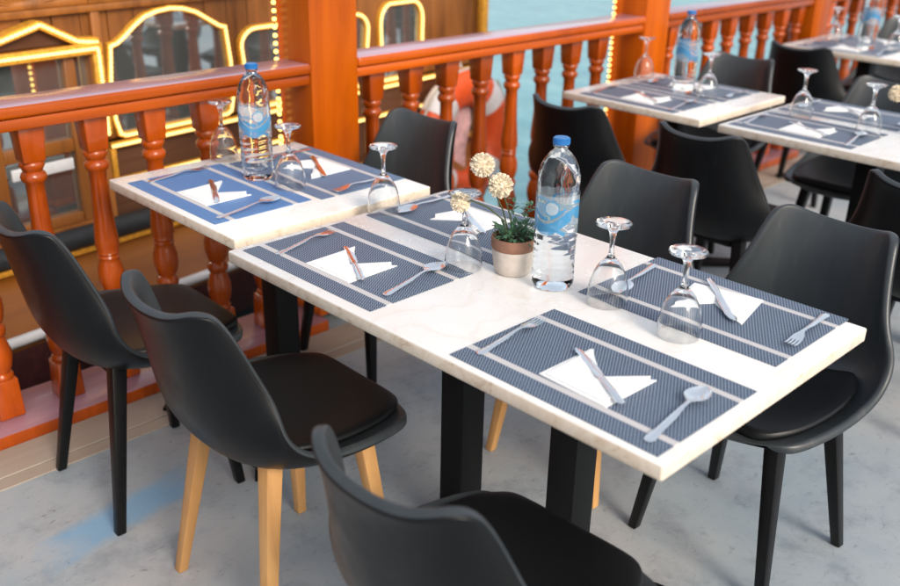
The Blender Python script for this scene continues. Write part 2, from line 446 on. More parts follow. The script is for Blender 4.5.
PROF = [(.026, .802), (.033, .797), (.036, .787), (.030, .776), (.027, .769), (.034, .762), (.037, .752), (.034, .742), (.026, .733), (.0255, .70), (.029, .60),
        (.0355, .52), (.0365, .495), (.031, .480), (.034, .474), (.030, .467), (.034, .460), (.030, .452), (.032, .443), (.039, .42), (.040, .39), (.034, .36), (.026, .345),
        (.033, .338), (.036, .325), (.033, .312), (.026, .305), (.031, .29), (.039, .26), (.040, .235), (.034, .205), (.027, .19), (.034, .182), (.034, .172), (.028, .166)][::-1]
def baluster_mesh():
    b = bmesh.new()
    lathe(b, PROF, 20)
    frustum(b, (0, 0, .902), (.037, .037), (0, 0, .798), (.031, .031), .004)
    frustum(b, (0, 0, .170), (.034, .034), (0, 0, .046), (.038, .038), .004)
    return b
bal0 = finish('baluster', baluster_mesh(), 'rail_wood', None, 50)
first = [True]
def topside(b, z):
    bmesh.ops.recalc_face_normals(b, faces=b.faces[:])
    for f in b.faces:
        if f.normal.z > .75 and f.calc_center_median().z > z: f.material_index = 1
def railing(y0, y1, ys, label):
    t = empty('railing', (-.86, (y0 + y1) / 2, 0)); L = (y1 - y0) / 2
    b = bmesh.new()
    box(b, -.076, .076, -L, L, .938, .972, .010, 3)
    box(b, -.064, .066, -L, L, .902, .937, .008, 2)
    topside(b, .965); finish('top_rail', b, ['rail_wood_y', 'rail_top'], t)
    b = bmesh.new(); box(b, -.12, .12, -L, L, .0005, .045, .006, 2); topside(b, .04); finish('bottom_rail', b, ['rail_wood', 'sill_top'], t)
    for y in ys:
        o = bal0 if first[0] else bal0.copy()
        if not first[0]: C.objects.link(o)
        first[0] = False
        o.parent = t; o.location = (0, y - (y0 + y1) / 2, 0); o.rotation_euler = (0, 0, 0)
    tag(t, label, 'railing', 'railing sections along the deck edge')
railing(-2.4, .838, [-.095 + .187 * k for k in range(-12, 5)], 'orange railing section behind the small left table, left of the big post')
railing(1.04, 2.76, [1.158 + .192 * k for k in range(8)], 'orange railing section in front of the life ring, right of the big post')
railing(2.955, 4.47, [3.07 + .19 * k for k in range(8)], 'orange railing section behind the tall bottle of the second row')
railing(4.67, 8.2, [4.79 + .19 * k for k in range(18)], 'farthest orange railing section, behind the third small table')

def rope_light(x, y, z0, z1, label):
    b = bmesh.new(); n = int((z1 - z0) / .027)
    tube(b, [(math.sin(i * .7) * .001, math.cos(i * .5) * .001, z0 + (z1 - z0) * i / n) for i in range(n + 1)], .0022, 6, 0)
    for i in range(n):
        s = bmesh.ops.create_icosphere(b, subdivisions=1, radius=.0085, matrix=Matrix.Translation((0, 0, z0 + (i + .5) * (z1 - z0) / n)))
        for f in {f for v in s['verts'] for f in v.link_faces}: f.material_index = 1
    tag(finish('rope_light', b, ['rubber', 'bulb'], None, 60, (x, y, 0)), label, 'string lights', 'strings of warm lights on the posts')
rope_light(-.965, .822, .3, 2.2, 'string of warm light beads down the edge of the big near post')
rope_light(-.962, 2.744, .2, 2.2, 'string of warm light beads down the edge of the second post')
rope_light(-.945, 4.15, .05, .90, 'short string of warm light beads hanging under the far rail')

# ------------------------------------------------------------------ neighbouring wooden boat
BA = math.atan(.12)
boat = empty('wooden_boat', (-1.728, 0, 0), BA)      # local +y runs along the cabin side, +x is outward (towards the deck)
tag(boat, 'brown wooden boat with gold trimmed windows moored beyond the railing', 'boat')
P = lambda s, z, o: (o, s, z)
S0, S1 = -4.2, 3.04
# cabin side wall as vertical planks
b = bmesh.new()
s = S0; k = 0
while s < S1 - .02:
    e = min(s + .115, S1)
    box(b, -.05, .0 - .002 * (k % 2), s + .0015, e - .0015, .56, 1.26, .004, 1)
    s = e; k += 1
box(b, -2.0, -.055, S0 + .02, S1 - .02, -.2, 1.26)
finish('cabin_wall', b, 'boat_wood', boat)
b = bmesh.new()
box(b, -.045, .004, .56, S1, .02, .525, .003, 1)
for z in (.20, .29, .38, .46): box(b, .003, .007, .57, S1 - .01, z, z + .006)
finish('lower_panel', b, 'boat_dark', boat)
b = bmesh.new(); box(b, -2.1, .05, S0 - .05, S1 + .05, 1.262, 1.31, .01); finish('cabin_roof', b, 'boat_dark', boat)
b = bmesh.new(); box(b, .001, .028, S0, S1 - .02, 1.062, 1.088, .004); box(b, .001, .022, .547, .583, .60, 1.061, .004); box(b, .001, .020, .547, .583, 1.089, 1.255, .004)
finish('wall_moulding', b, 'boat_wood', boat)
# fan carving above the ledge
b = bmesh.new()
for c in (-.55, -.02, .30, .90, 1.7, 2.5):
    for q in range(-6, 7):
        a = q * .2
        p0 = (.006, c + .04 * math.sin(a), 1.095 + .02 * math.cos(a)); p1 = (.010, c + .25 * math.sin(a), 1.10 + .14 * math.cos(a))
        tube(b, [p0, p1], [.006, .017], 6)
box(b, .002, .012, -.9, 2.85, 1.0885, 1.118, .002, 1); finish('carved_fan', b, 'boat_wood', boat, 60)

def offset_poly(poly, d):
    n = len(poly); out = []
    for i in range(n):
        p, q, r = Vector(poly[i - 1]), Vector(poly[i]), Vector(poly[(i + 1) % n])
        e1 = (q - p).normalized(); e2 = (r - q).normalized()
        n1 = Vector((-e1.y, e1.x)); n2 = Vector((-e2.y, e2.x)); m = (n1 + n2)
        m = m / max(.35, m.dot(n1)) if m.length > 1e-6 else n1
        out.append(tuple(q + m * d))
    return out
def arc(cx, cz, rx, rz, a0, a1, n=10):
    return [(cx + rx * math.cos(R(a0 + (a1 - a0) * i / n)), cz + rz * math.sin(R(a0 + (a1 - a0) * i / n))) for i in range(n + 1)]
def led_rope(parent, pts, o, closed=True):
    # rope of warm beads laid along a moulding; beads are modelled lumps on one tube
    q = []
    n = len(pts)
    for i in range(n if closed else n - 1):
        a, c = Vector(pts[i]), Vector(pts[(i + 1) % n]); k = max(1, int((c - a).length / .006))
        for t in range(k): q.append(a.lerp(c, t / k))
    q.append(Vector(pts[0] if closed else pts[-1]))
    f = bmesh.new(); tube(f, [(o, u, v) for u, v in q], [.0052 + .0024 * (i % 3 == 0) for i in range(len(q))], 6)
    return finish('led_rope', f, 'led', parent, 60)
def window(poly, w=.023, frame='gold', pane='pane'):
    # poly counter-clockwise in (s, z)
    f = bmesh.new(); ribbon(f, poly, offset_poly(poly, w), .002, .026, P); fo = finish('window_frame', f, frame, boat, 30)
    g = bmesh.new(); prism(g, offset_poly(poly, w * .8), .003, .010, P); finish('pane', g, pane, fo, 20)
    led_rope(fo, offset_poly(poly, w * .5), .030)
    return fo
# bell-topped window
bell = [(.60, .575), (.63, .560), (1.15, .560), (1.18, .575), (1.197, .64), (1.197, .80), (1.180, .955), (1.145, .963), (1.09, .995), (1.03, 1.030), (.965, 1.05), (.90, 1.057), (.83, 1.05), (.77, 1.034), (.715, 1.0), (.665, .963), (.635, .945), (.600, .937), (.583, .80), (.583, .64)]
window(bell)
wide = [(1.27, .56), (2.04, .56)] + arc(1.97, .85, .10, .085, 0, 90, 6) + arc(1.34, .85, .10, .085, 90, 180, 6)
window(wide)
tallw = [(2.15, .56), (2.48, .56)] + arc(2.40, .86, .09, .105, 0, 90, 6) + arc(2.23, .86, .09, .105, 90, 180, 6)
window(tallw)
# glazed door with pediment on the left
dpoly = [(-.30, .24), (.535, .24), (.535, .953), (-.30, .953)]
f = bmesh.new(); ribbon(f, dpoly, [(-.26, .27), (.503, .27), (.503, .918), (-.26, .918)], .002, .05, P); door = finish('door_frame', f, 'boat_wood', boat, 30)
f = bmesh.new()
box(f, .051, .072, -.31, .55, .915, .955, .004); box(f, .051, .072, .508, .548, .60, .914, .004)
for (s0, z0, s1, z1) in ((.545, .957, .455, .965), (.455, .965, .318, 1.040), (.318, 1.040, .17, 1.0), (.17, 1.0, .02, .965)):
    dx, dz = s1 - s0, z1 - z0; L = math.hypot(dx, dz); nx, nz = -dz / L * .014, dx / L * .014
    prism(f, [(s0 + nx, z0 + nz), (s1 + nx, z1 + nz), (s1 - nx, z1 - nz), (s0 - nx, z0 - nz)], .003, .060, P)
tr = finish('door_trim', f, 'gold', door, 30)
led_rope(door, [(-.31, .935), (.528, .935), (.528, .60)], .076, False); led_rope(door, [(.535, .955), (.455, .967), (.318, 1.040), (.17, 1.0), (.02, .965)], .064, False)
f = bmesh.new(); prism(f, [(.03, .957), (.50, .957), (.318, 1.025)], .002, .02, P); finish('pediment_panel', f, 'boat_dark', door)
f = bmesh.new(); box(f, .004, .012, -.26, .503, .27, .918); finish('pane', f, 'pane', door)
f = bmesh.new()
for s0, s1 in ((.06, .115), (.40, .445)): box(f, .013, .040, s0, s1, .271, .917, .003)
for z0, z1 in ((.555, .605), (.272, .31)):
    for a, c in ((-.258, .058), (.117, .398), (.447, .501)): box(f, .013, .036, a, c, z0, z1, .003)
finish('glazing_bars', f, 'boat_wood', door)
f = bmesh.new(); box(f, .037, .048, .13, .38, .49, .535, .004); finish('letter_board', f, 'white_paint', door)
# gold lines
f = bmesh.new()
box(f, .006, .034, .56, S1, .528, .552, .004); box(f, .008, .030, .535, S1, .384, .404, .004); box(f, .008, .034, .553, .577, .405, .527, .004)
gl = finish('gold_line', f, 'gold', boat)
led_rope(gl, [(.56, .540), (S1, .540)], .037, False); led_rope(gl, [(.535, .394), (S1, .394)], .033, False)
f = bmesh.new(); box(f, .0, .04, S1 - .045, S1 + .01, .553, 1.255, .005); finish('corner_trim', f, 'gold', boat)
f = bmesh.new(); box(f, .045, .085, S0, S1, .155, .180, .004); finish('yellow_line', f, 'gold', boat)
f = bmesh.new(); tube(f, [(.075, S0, .225), (.075, -1, .224), (.075, .70, .222), (.07, .78, .218)], .043, 14); finish('bumper', f, 'rubber', boat, 60)
# hull below: flared side, then maroon strake
def loft(name, prof, s_list, m):
    f = bmesh.new(); rows = []
    for s_, sh in s_list: rows.append([f.verts.new((o * sh[0] + sh[1], s_ + (0 if len(sh) < 3 else sh[2] * (z - .15)), z)) for o, z in prof])
    for a, c in zip(rows, rows[1:]):
        for i in range(len(prof) - 1): f.faces.new((a[i], a[i + 1], c[i + 1], c[i]))
    f.faces.new(rows[-1][::1]); f.faces.new(rows[0])
    return finish(name, f, m, boat, 40)
SL = [(S0, (1, 0)), (0, (1, 0)), (1.6, (1, 0, .1)), (2.5, (1, -.02, .3)), (3.04, (.9, -.05, .55))]
loft('hull', [(-.3, .152), (.05, .152), (.14, .12), (.285, -.035), (.28, -.05), (-.3, -.05)], SL, 'hull_wood')
loft('hull_strake', [(-.3, -.052), (.275, -.052), (.285, -.10), (.255, -.26), (-.3, -.26)], SL, 'maroon')
loft('hull_bottom', [(-.3, -.262), (.20, -.262), (.05, -1.1), (-.3, -1.1)], SL, 'rubber')
f = bmesh.new(); tube(f, [(.302, -3.8, -.004), (.302, 1.02, -.002)], .020, 12); finish('white_pipe', f, 'white_paint', boat, 60)

# life ring hanging at the boat's end
def torus_sector(bm, Rr, r, a0, a1, n, mi, k=14, sx=1):
    rows = []
    for i in range(n + 1):
        a = a0 + (a1 - a0) * i / n
        rows.append([bm.verts.new(((r * sx * math.cos(2 * PI * j / k)) * .75, (Rr + r * sx * math.sin(2 * PI * j / k)) * math.sin(a), (Rr + r * sx * math.sin(2 * PI * j / k)) * math.cos(a))) for j in range(k)])
    for a, b_ in zip(rows, rows[1:]):
        for j in range(k): bm.faces.new((a[j], a[(j + 1) % k], b_[(j + 1) % k], b_[j])).material_index = mi
lr = empty('life_ring', (-1.728 - .12 * 2.60 + .17, 2.66, .20), BA)
b = bmesh.new(); torus_sector(b, .285, .105, 0, 2 * PI, 56, 0); bmesh.ops.remove_doubles(b, verts=b.verts[:], dist=1e-5); finish('ring_body', b, 'buoy_orange', lr, 60)
for q in range(4):
    b = bmesh.new(); a = R(45 + 90 * q); torus_sector(b, .285, .108, a - .2, a + .2, 8, 0); finish('white_band', b, 'buoy_white', lr, 60)
b = bmesh.new()
tube(b, [(.02, .405 * math.sin(R(45 + 90 * q + t)) * (1 + .0 * t), .405 * math.cos(R(45 + 90 * q + t)) - .015 * math.sin(PI * t / 90)) for q in range(4) for t in range(0, 90, 15)], .008, 6)
tube(b, [(-.02, 0, .39), (-.10, 0, .52)], .008, 6)
finish('grab_rope', b, 'rope', lr, 60)
tag(lr, 'orange life ring with white bands hanging behind the railing', 'life ring')
# pink patterned cloth slung through the ring
b = bmesh.new()
sheet(b, [(.30, .0, .07, .0, .02), (.16, .01, .075, .014, .03), (.0, -.01, .06, .02, .035), (-.16, .012, .07, .014, .03), (-.32, 0, .08, 0, .02)], 9, .006)
tag(finish('hanging_cloth', b, 'pink_cloth', None, 60, (-1.91, 2.62, .14), (R(90), R(6), R(90))), 'pale pink cloth hanging through the middle of the life ring', 'cloth')

# ------------------------------------------------------------------ tables
def table(name, loc, L, W, cols, base, label):
    t = empty(name, loc)
    b = bmesh.new(); box(b, 0, L, 0, W, .720, .75, .0045, 3)
    bmesh.ops.recalc_face_normals(b, faces=b.faces[:])
    for f in b.faces:
        if f.normal.z < .6: f.material_index = 1
    finish('tabletop', b, ['stone', 'stone_edge'], t, 30)
    cy = W / 2
    for cx in cols:
        b = bmesh.new(); box(b, cx - .038, cx + .038, cy - .038, cy + .038, .022, .705, .004, 2)
        finish('column', b, 'black_steel', t)
        b = bmesh.new(); box(b, cx - .13, cx + .13, cy - .2, cy + .2, .7055, .7195, .003, 1); finish('mounting_plate', b, 'black_steel', t)
    for (fx, fy, c) in base:
        b = bmesh.new()
        d = Vector((fx - c, fy - cy, 0)); n = Vector((-d.y, d.x, 0)).normalized()
        A = Vector((c, cy, 0)); B = Vector((fx, fy, 0))
        vs = []
        for p, hw, h in ((A, .036, .034), (A + d * .9, .028, .022), (B, .022, .014)):
            vs.append([b.verts.new(p + n * sgn * hw + Vector((0, 0, z))) for sgn, z in ((-1, .001), (1, .001), (1, h), (-1, h))])
        for u, v in zip(vs, vs[1:]):
            for i in range(4): b.faces.new((u[i], u[(i + 1) % 4], v[(i + 1) % 4], v[i]))
        b.faces.new(vs[0]); b.faces.new(vs[-1])
        finish('foot', b, 'black_steel', t, 30)
    return tag(t, label, 'table', 'marble topped dining tables')
def big(loc, label): return table('dining_table', loc, 1.2, .712, (.43, .77), [(.26, .165, .43), (.26, .547, .43), (.94, .165, .77), (.94, .547, .77)], label)
def small(loc, label): return table('dining_table', loc, .65, .645, (.345,), [(.06, .06, .335), (.06, .58, .335), (.60, .06, .335), (.60, .58, .335)], label)
big((0, 0, 0), 'long marble table nearest the camera, holding the flower pot')
small((-.702, .052, 0), 'small marble table with blue-glow tinted mats beside the railing at left')
small((-.645, 2.005, 0), 'small second-row marble table with a tall bottle beside the railing')
big((.085, 1.995, 0), 'long second-row marble table behind the right-hand grey chair')
small((-.675, 3.9, 0), 'small farthest marble table at the top right by the railing')

# ------------------------------------------------------------------ chairs
SHELL = [(.262, .438, .150, .004, -.030, 0), (.252, .448, .180, .006, -.026, 0), (.225, .450, .208, .010, -.014, 0), (.17, .447, .226, .018, -.006, 0), (.08, .440, .240, .034, 0, 0), (-.02, .434, .244, .052, .004, 0), (-.10, .436, .243, .078, .014, 0),
         (-.158, .458, .236, .098, .038, 0), (-.190, .505, .224, .090, .068, 0), (-.209, .572, .201, .060, .084, 0), (-.226, .652, .178, .036, .080, 0), (-.243, .735, .160, .027, .070, .003), (-.256, .778, .150, .032, .063, .012),
         (-.264, .797, .144, .034, .059, .019), (-.270, .807, .139, .035, .055, .025)]
def seat_at(y):
    for a, c in zip(SHELL, SHELL[1:]):
        if c[0] <= y <= a[0]:
            t = (a[0] - y) / (a[0] - c[0]); return [p + (q - p) * t for p, q in zip(a, c)]
def shell_mesh():
    #  y      z     hw    up(edge) fwd(edge)
    K = SHELL
    b = bmesh.new(); rows = []; N = 17
    for (y, z, hw, up, fw, drop) in K:
        row = []
        for i in range(N):
            u = 2 * i / (N - 1) - 1
            a = abs(u)
            row.append(b.verts.new((hw * math.sin(u * PI / 2 * .82) / math.sin(PI / 2 * .82), y + fw * a ** 2.2, z + up * a ** 2.2 - drop * max(0, (a - .70) / .30) ** 2)))
        rows.append(row)
    for r0, r1 in zip(rows, rows[1:]):
        for i in range(N - 1): b.faces.new((r0[i], r0[i + 1], r1[i + 1], r1[i]))
    return b
def cushion_mesh():
    b = bmesh.new(); rows = []
    ys = [.238, .222, .16, .07, -.02, -.10, -.145]
    hws = [.138, .166, .200, .212, .212, .194, .158]
    for top in (1, 0):
        rr = []
        for y, hw in zip(ys, hws):
            row = []
            for i in range(11):
                u = 2 * i / 10 - 1
                edge = max(abs(u) ** 4, 0)
                q = seat_at(y); zz = q[1] + q[3] * (abs(u) * hw / q[2]) ** 2.2 + .015
                row.append(b.verts.new((hw * u, y, zz + (.013 * (1 - edge * .7) if top else -.020))))
            rr.append(row)
        rows.append(rr)
    for rr in rows:
        for a, c in zip(rr, rr[1:]):
            for i in range(10): b.faces.new((a[i], a[i + 1], c[i + 1], c[i]))
    T, B = rows
    for i in range(10):
        b.faces.new((T[0][i], B[0][i], B[0][i + 1], T[0][i + 1])); b.faces.new((T[-1][i], T[-1][i + 1], B[-1][i + 1], B[-1][i]))
    for k in range(len(ys) - 1):
        b.faces.new((T[k][0], T[k + 1][0], B[k + 1][0], B[k][0])); b.faces.new((T[k][-1], B[k][-1], B[k + 1][-1], T[k + 1][-1]))
    return b
def make_chair(legmat):
    t = empty('dining_chair')
    sh = finish('shell', shell_mesh(), ['shell', 'shell_inner'], t)
    so = sh.modifiers.new('s', 'SOLIDIFY'); so.thickness = .022; so.offset = 1; so.use_even_offset = True; so.material_offset = 1; so.material_offset_rim = 1
    ss = sh.modifiers.new('u', 'SUBSURF'); ss.levels = 2; ss.render_levels = 2
    bake(sh)
    cu = finish('seat_cushion', cushion_mesh(), 'cushion', t)
    ss = cu.modifiers.new('u', 'SUBSURF'); ss.levels = 2; ss.render_levels = 2
    bake(cu)
    for sx in (-1, 1):
        for (yt, yb) in ((.13, .175), (-.10, -.175)):
            b = bmesh.new(); frustum(b, (sx * .130, yt, .452), (.020, .020), (sx * .190, yb, .0), (.0125, .0125), .004)
            finish('leg', b, legmat, t, 30)
    b = bmesh.new()
    box(b, -.108, .108, .115, .145, .405, .430, .004); box(b, -.108, .108, -.115, -.085, .405, .430, .004)
    box(b, -.02, .02, -.084, .114, .41, .428, .004)
    finish('seat_frame', b, 'black_steel', t)
    return t
chair_b = make_chair('black_leg'); chair_o = make_chair('oak')
used = set()
def chair(kind, x, y, rz, label):
    src = chair_o if kind == 'o' else chair_b
    o = src if kind not in used else copy_tree(src)
    used.add(kind)
    o.location = (x, y, 0); o.rotation_euler = (0, 0, R(rz))
    tag(o, label, 'chair', 'black shell chairs around the tables')
chair('b', -.345, -.10, -2, 'black-legged chair at far left, back towards us, at the small left table')
chair('o', .262, -.068, -1, 'oak-legged chair at left, back towards us, at the long near table')
chair('o', .985, -.142, 2, 'chair closest to the camera, cut by the bottom edge')
chair('b', .925, .872, 176, 'black-legged chair facing us at the right end of the near table')
chair('o', .405, .875, 180, 'chair facing us behind the big water bottle, one oak leg showing')
chair('b', -.485, .845, 180, 'black chair facing us behind the small left table')
chair('b', -.335, 1.862, 0, 'black chair seen from behind at the second small table, below the post')
chair('b', .225, 1.862, 0, 'black chair seen from behind at the second-row long table, left place')
chair('b', .955, 1.835, 0, 'black chair seen from behind at the right edge, second-row long table')
chair('b', -.405, 2.785, 180, 'grey-looking chair facing us behind the second-row small table')
chair('b', .315, 2.745, 180, 'chair facing us at the right edge behind the second-row long table')
chair('b', -.405, 3.782, 0, 'black chair seen from behind at the farthest small table')
chair('b', -.39, 4.72, 180, 'farthest chair, at top right behind the third small table')

# ------------------------------------------------------------------ table settings
def placemat_mesh():
    b = bmesh.new(); box(b, -.2285, .2285, -.149, .149, 0, .0016)
    return b
def napkin_mesh():
    b = bmesh.new()
    lo = [(-.066, -.078), (.086, -.078), (.084, .064), (.012, .000), (-.070, .068)]
    up = [(-.055, -.072), (.074, -.070), (.080, .050), (.010, -.012), (-.058, .060)]
    for poly, z0, z1 in ((lo, .0, .0022), (up, .0024, .0046)):
        a = [b.verts.new((x, y, z0)) for x, y in poly]; c = [b.verts.new((x, y, z1 + ((.009 if x > 0 else .005) if y > .03 and z0 > .001 else 0))) for x, y in poly]
        n = len(poly)
        b.faces.new(a); 
        m = b.verts.new((.010, -.035, z1 + .0015))
        for i in range(n):
            b.faces.new((a[i], a[(i + 1) % n], c[(i + 1) % n], c[i])); b.faces.new((c[i], c[(i + 1) % n], m))
    return b
def handle(y0, y1, w0, w1, w2):
    L = y1 - y0
    return [(y0, 0, .0015, .0035, 0), (y0 + .004, 0, w0 * .8, .0045, -.0014), (y0 + .012, 0, w0, .0052, -.0021), (y0 + L * .3, 0, w1 * 1.12, .0060, -.0017), (y0 + L * .62, 0, w1, .0085, -.0016), (y0 + L * .88, 0, w2, .0120, -.001), (y1, 0, w2, .0122, -.001)]
def spoon_mesh():
    b = bmesh.new()
    st = handle(-.11, .035, .0095, .0062, .0035)
    for t in (.06, .16, .3, .45, .6, .75, .88, .96, 1.0):
        w = .0218 * (math.sin(PI * min(1, t ** .85)) ** .62 if t < 1 else .05)
        depth = .009 * math.sin(PI * t) ** .8
        st.append((.037 + .070 * t, 0, max(w, .003), .0118 - .004 * t - depth + .001, depth * .95))
    sheet(b, st, 11, .0016)
    return b
def fork_mesh():
    b = bmesh.new()
    st = handle(-.10, .030, .0095, .006, .0035)
    st += [(.040, 0, .006, .0112, -.001), (.050, 0, .0105, .0092, -.001), (.060, 0, .0118, .0074, -.001), (.068, 0, .0120, .0064, -.001)]
    sheet(b, st, 9, .0018)
    for k in range(4):
        xc = (k - 1.5) * .0066
        sheet(b, [(.066, xc, .0021, .006, 0), (.080, xc, .0021, .0052, 0), (.092, xc, .0018, .0066, 0), (.100, xc * .97, .0009, .0088, 0)], 3, .0016)
    return b
def knife_mesh():
    b = bmesh.new()
    sheet(b, [(-.105, 0, .003, .005, -.0008), (-.100, 0, .0072, .0062, -.0022), (-.06, 0, .0075, .0070, -.0024), (-.02, 0, .0058, .0064, -.002), (-.008, 0, .0062, .0058, -.002), (-.004, .0010, .0078, .0046, -.0012), (.03, .0018, .0085, .0040, -.0011), (.075, .0012, .0085, .0038, -.0011), (.095, -.0005, .0066, .0034, -.0009), (.105, -.003, .0022, .0026, -.0002)], 9, .0018)
    return b
proto = {}
MESHES = dict(placemat=(placemat_mesh, 'mat', 'placemat', 'woven placemats on the tables'), napkin=(napkin_mesh, 'napkin', 'napkin', 'white napkins on the placemats'),
              spoon=(spoon_mesh, 'steel', 'spoon', 'spoons on the placemats'), fork=(fork_mesh, 'steel', 'fork', 'forks on the placemats'), knife=(knife_mesh, 'steel', 'knife', 'knives lying on the napkins'))
def put(kind, x, y, z, rz, label, tilt=0):
    fn, m, cat, grp = MESHES[kind]
    if kind not in proto: o = proto[kind] = finish(kind, fn(), m, None, 40 if kind != 'napkin' else 20)
    else: o = proto[kind].copy(); C.objects.link(o)
    o.location = (x, y, z); o.rotation_euler = (tilt, 0, rz)
    return tag(o, label, cat, grp)
def setting(cx, cy, back, where, blue=False, jit=1, only=None, adj={}):
    """one place: mat, fork at the user's left, napkin with knife, spoon at the right; back=True faces -y"""
    r0 = PI if back else 0
    def W(x, y): return (cx - x, cy - y) if back else (cx + x, cy + y)
    J = lambda a: random.uniform(-a, a) * jit
    mlab = {True: 'blue-glow tinted navy', 'mid': 'faintly blue-glow tinted navy', False: 'navy'}[blue] + ' striped woven placemat, ' + where
    o = put('placemat', cx, cy, .7503, r0 + J(.008), mlab)
    if blue:
        o.data = o.data.copy(); o.data.materials[0] = M['mat_faint_lit' if blue == 'mid' else 'mat_blue_lit']
    dx, dy, dr = adj.get('napkin', (0, 0, 0))
    o = put('napkin', *W(.006 + dx + J(.004), -.012 + dy + J(.004)), .7521, r0 + dr + J(.05), 'white folded napkin, ' + where)
    dx, dy, dr = adj.get('knife', (0, 0, 0))
    put('knife', *W(.013 + dx + J(.004), -.018 + dy + J(.004)), .7572, r0 + R(62) + dr + J(.05), 'steel knife lying on the napkin, ' + where)
    dx, dy, dr = adj.get('fork', (0, 0, 0))
    put('fork', *W(-.198 + dx + J(.003), -.010 + dy + J(.005)), .7521, r0 + R(5) + dr + J(.03), 'steel fork, ' + where)
    dx, dy, dr = adj.get('spoon', (0, 0, 0))
    put('spoon', *W(.184 + dx + J(.003), -.018 + dy + J(.005)), .7521, r0 + R(7) + dr + J(.03), 'steel spoon, ' + where)
setting(.952, .164, 0, 'nearest right place of the long near table')
setting(.252, .176, 0, 'nearest left place of the long near table', adj={'fork': (.03, 0, R(4)), 'spoon': (-.01, .05, R(5))})
setting(.250, .548, 1, 'behind the flower pot on the long near table')
setting(.929, .570, 1, 'before the grey chair, right end of near table', adj={'fork': (0, -.03, 0), 'spoon': (0, .02, R(6)), 'napkin': (-.02, .0, R(9)), 'knife': (-.02, -.01, R(-18))})
setting(-.402, .222, 0, 'front place of the small left table', True)
setting(-.385, .542, 1, 'rear place of the small left table', 'mid')
setting(-.345, 2.165, 0, 'front place of the second small table')
setting(-.330, 2.485, 1, 'rear place of the second small table')
setting(.337, 2.175, 0, 'front left of the second-row long table')
setting(.335, 2.545, 1, 'rear left of the second-row long table')
setting(-.370, 4.06, 0, 'front place of the farthest small table')
setting(-.350, 4.38, 1, 'rear place of the farthest small table')

# goblets standing upside down
def goblet_mesh():
    b = bmesh.new()
    outer = [(.0405, 0), (.0418, .004), (.0425, .018), (.0415, .035), (.0380, .052), (.0325, .068), (.0245, .083), (.0155, .094), (.0085, .101), (.0058, .107), (.0050, .120), (.0055, .140), (.0075, .154), (.0125, .162), (.0250, .1685), (.0360, .1715), (.0372, .1735), (.0362, .1752), (.022, .1757), (0, .1760)]
    inner = [(.0392, .0002), (.0405, .018), (.0396, .035), (.0361, .052), (.0306, .067), (.0226, .081), (.0132, .090), (.005, .0935), (0, .0938)]
    lathe(b, inner[::-1] + outer, 40, cap=False)
    return b
gob = []
def goblet(x, y, label):
    if not gob: gob.append(finish('goblet', goblet_mesh(), 'glass', None, 60)); o = gob[0]
    else: o = gob[0].copy(); C.objects.link(o)
    o.location = (x, y, .7504 if not (label.startswith('@')) else .7521)
    tag(o, label.lstrip('@'), 'glass', 'upside-down goblets on the tables')
for x, y, l in ((.441, .334, '@upside-down goblet with a cream flower hanging in front, left of the pot'), (.776, .421, '@upside-down goblet just right of the big water bottle'), (.962, .402, 'largest upside-down goblet, beside the right grey chair\'s place'),
                (.030, .452, '@upside-down goblet at the corner between left and near tables'), (-.299, .392, '@upside-down goblet beside the bottle on the small left table'), (-.672, .412, '@upside-down goblet nearest the railing on the small left table'),
                (-.595, 2.50, '@upside-down goblet before the second post'), (-.185, 2.355, '@upside-down goblet right of the second-row bottle'),
                (.227, 2.338, 'upside-down goblet alone at the left end of the second-row long table'), (.515, 2.265, '@upside-down goblet at the right edge of the second-row long table'),
                (-.55, 4.25, '@upside-down goblet left of the farthest bottle'), (-.185, 4.19, '@upside-down goblet right of the farthest bottle')):
    goblet(x, y, l)

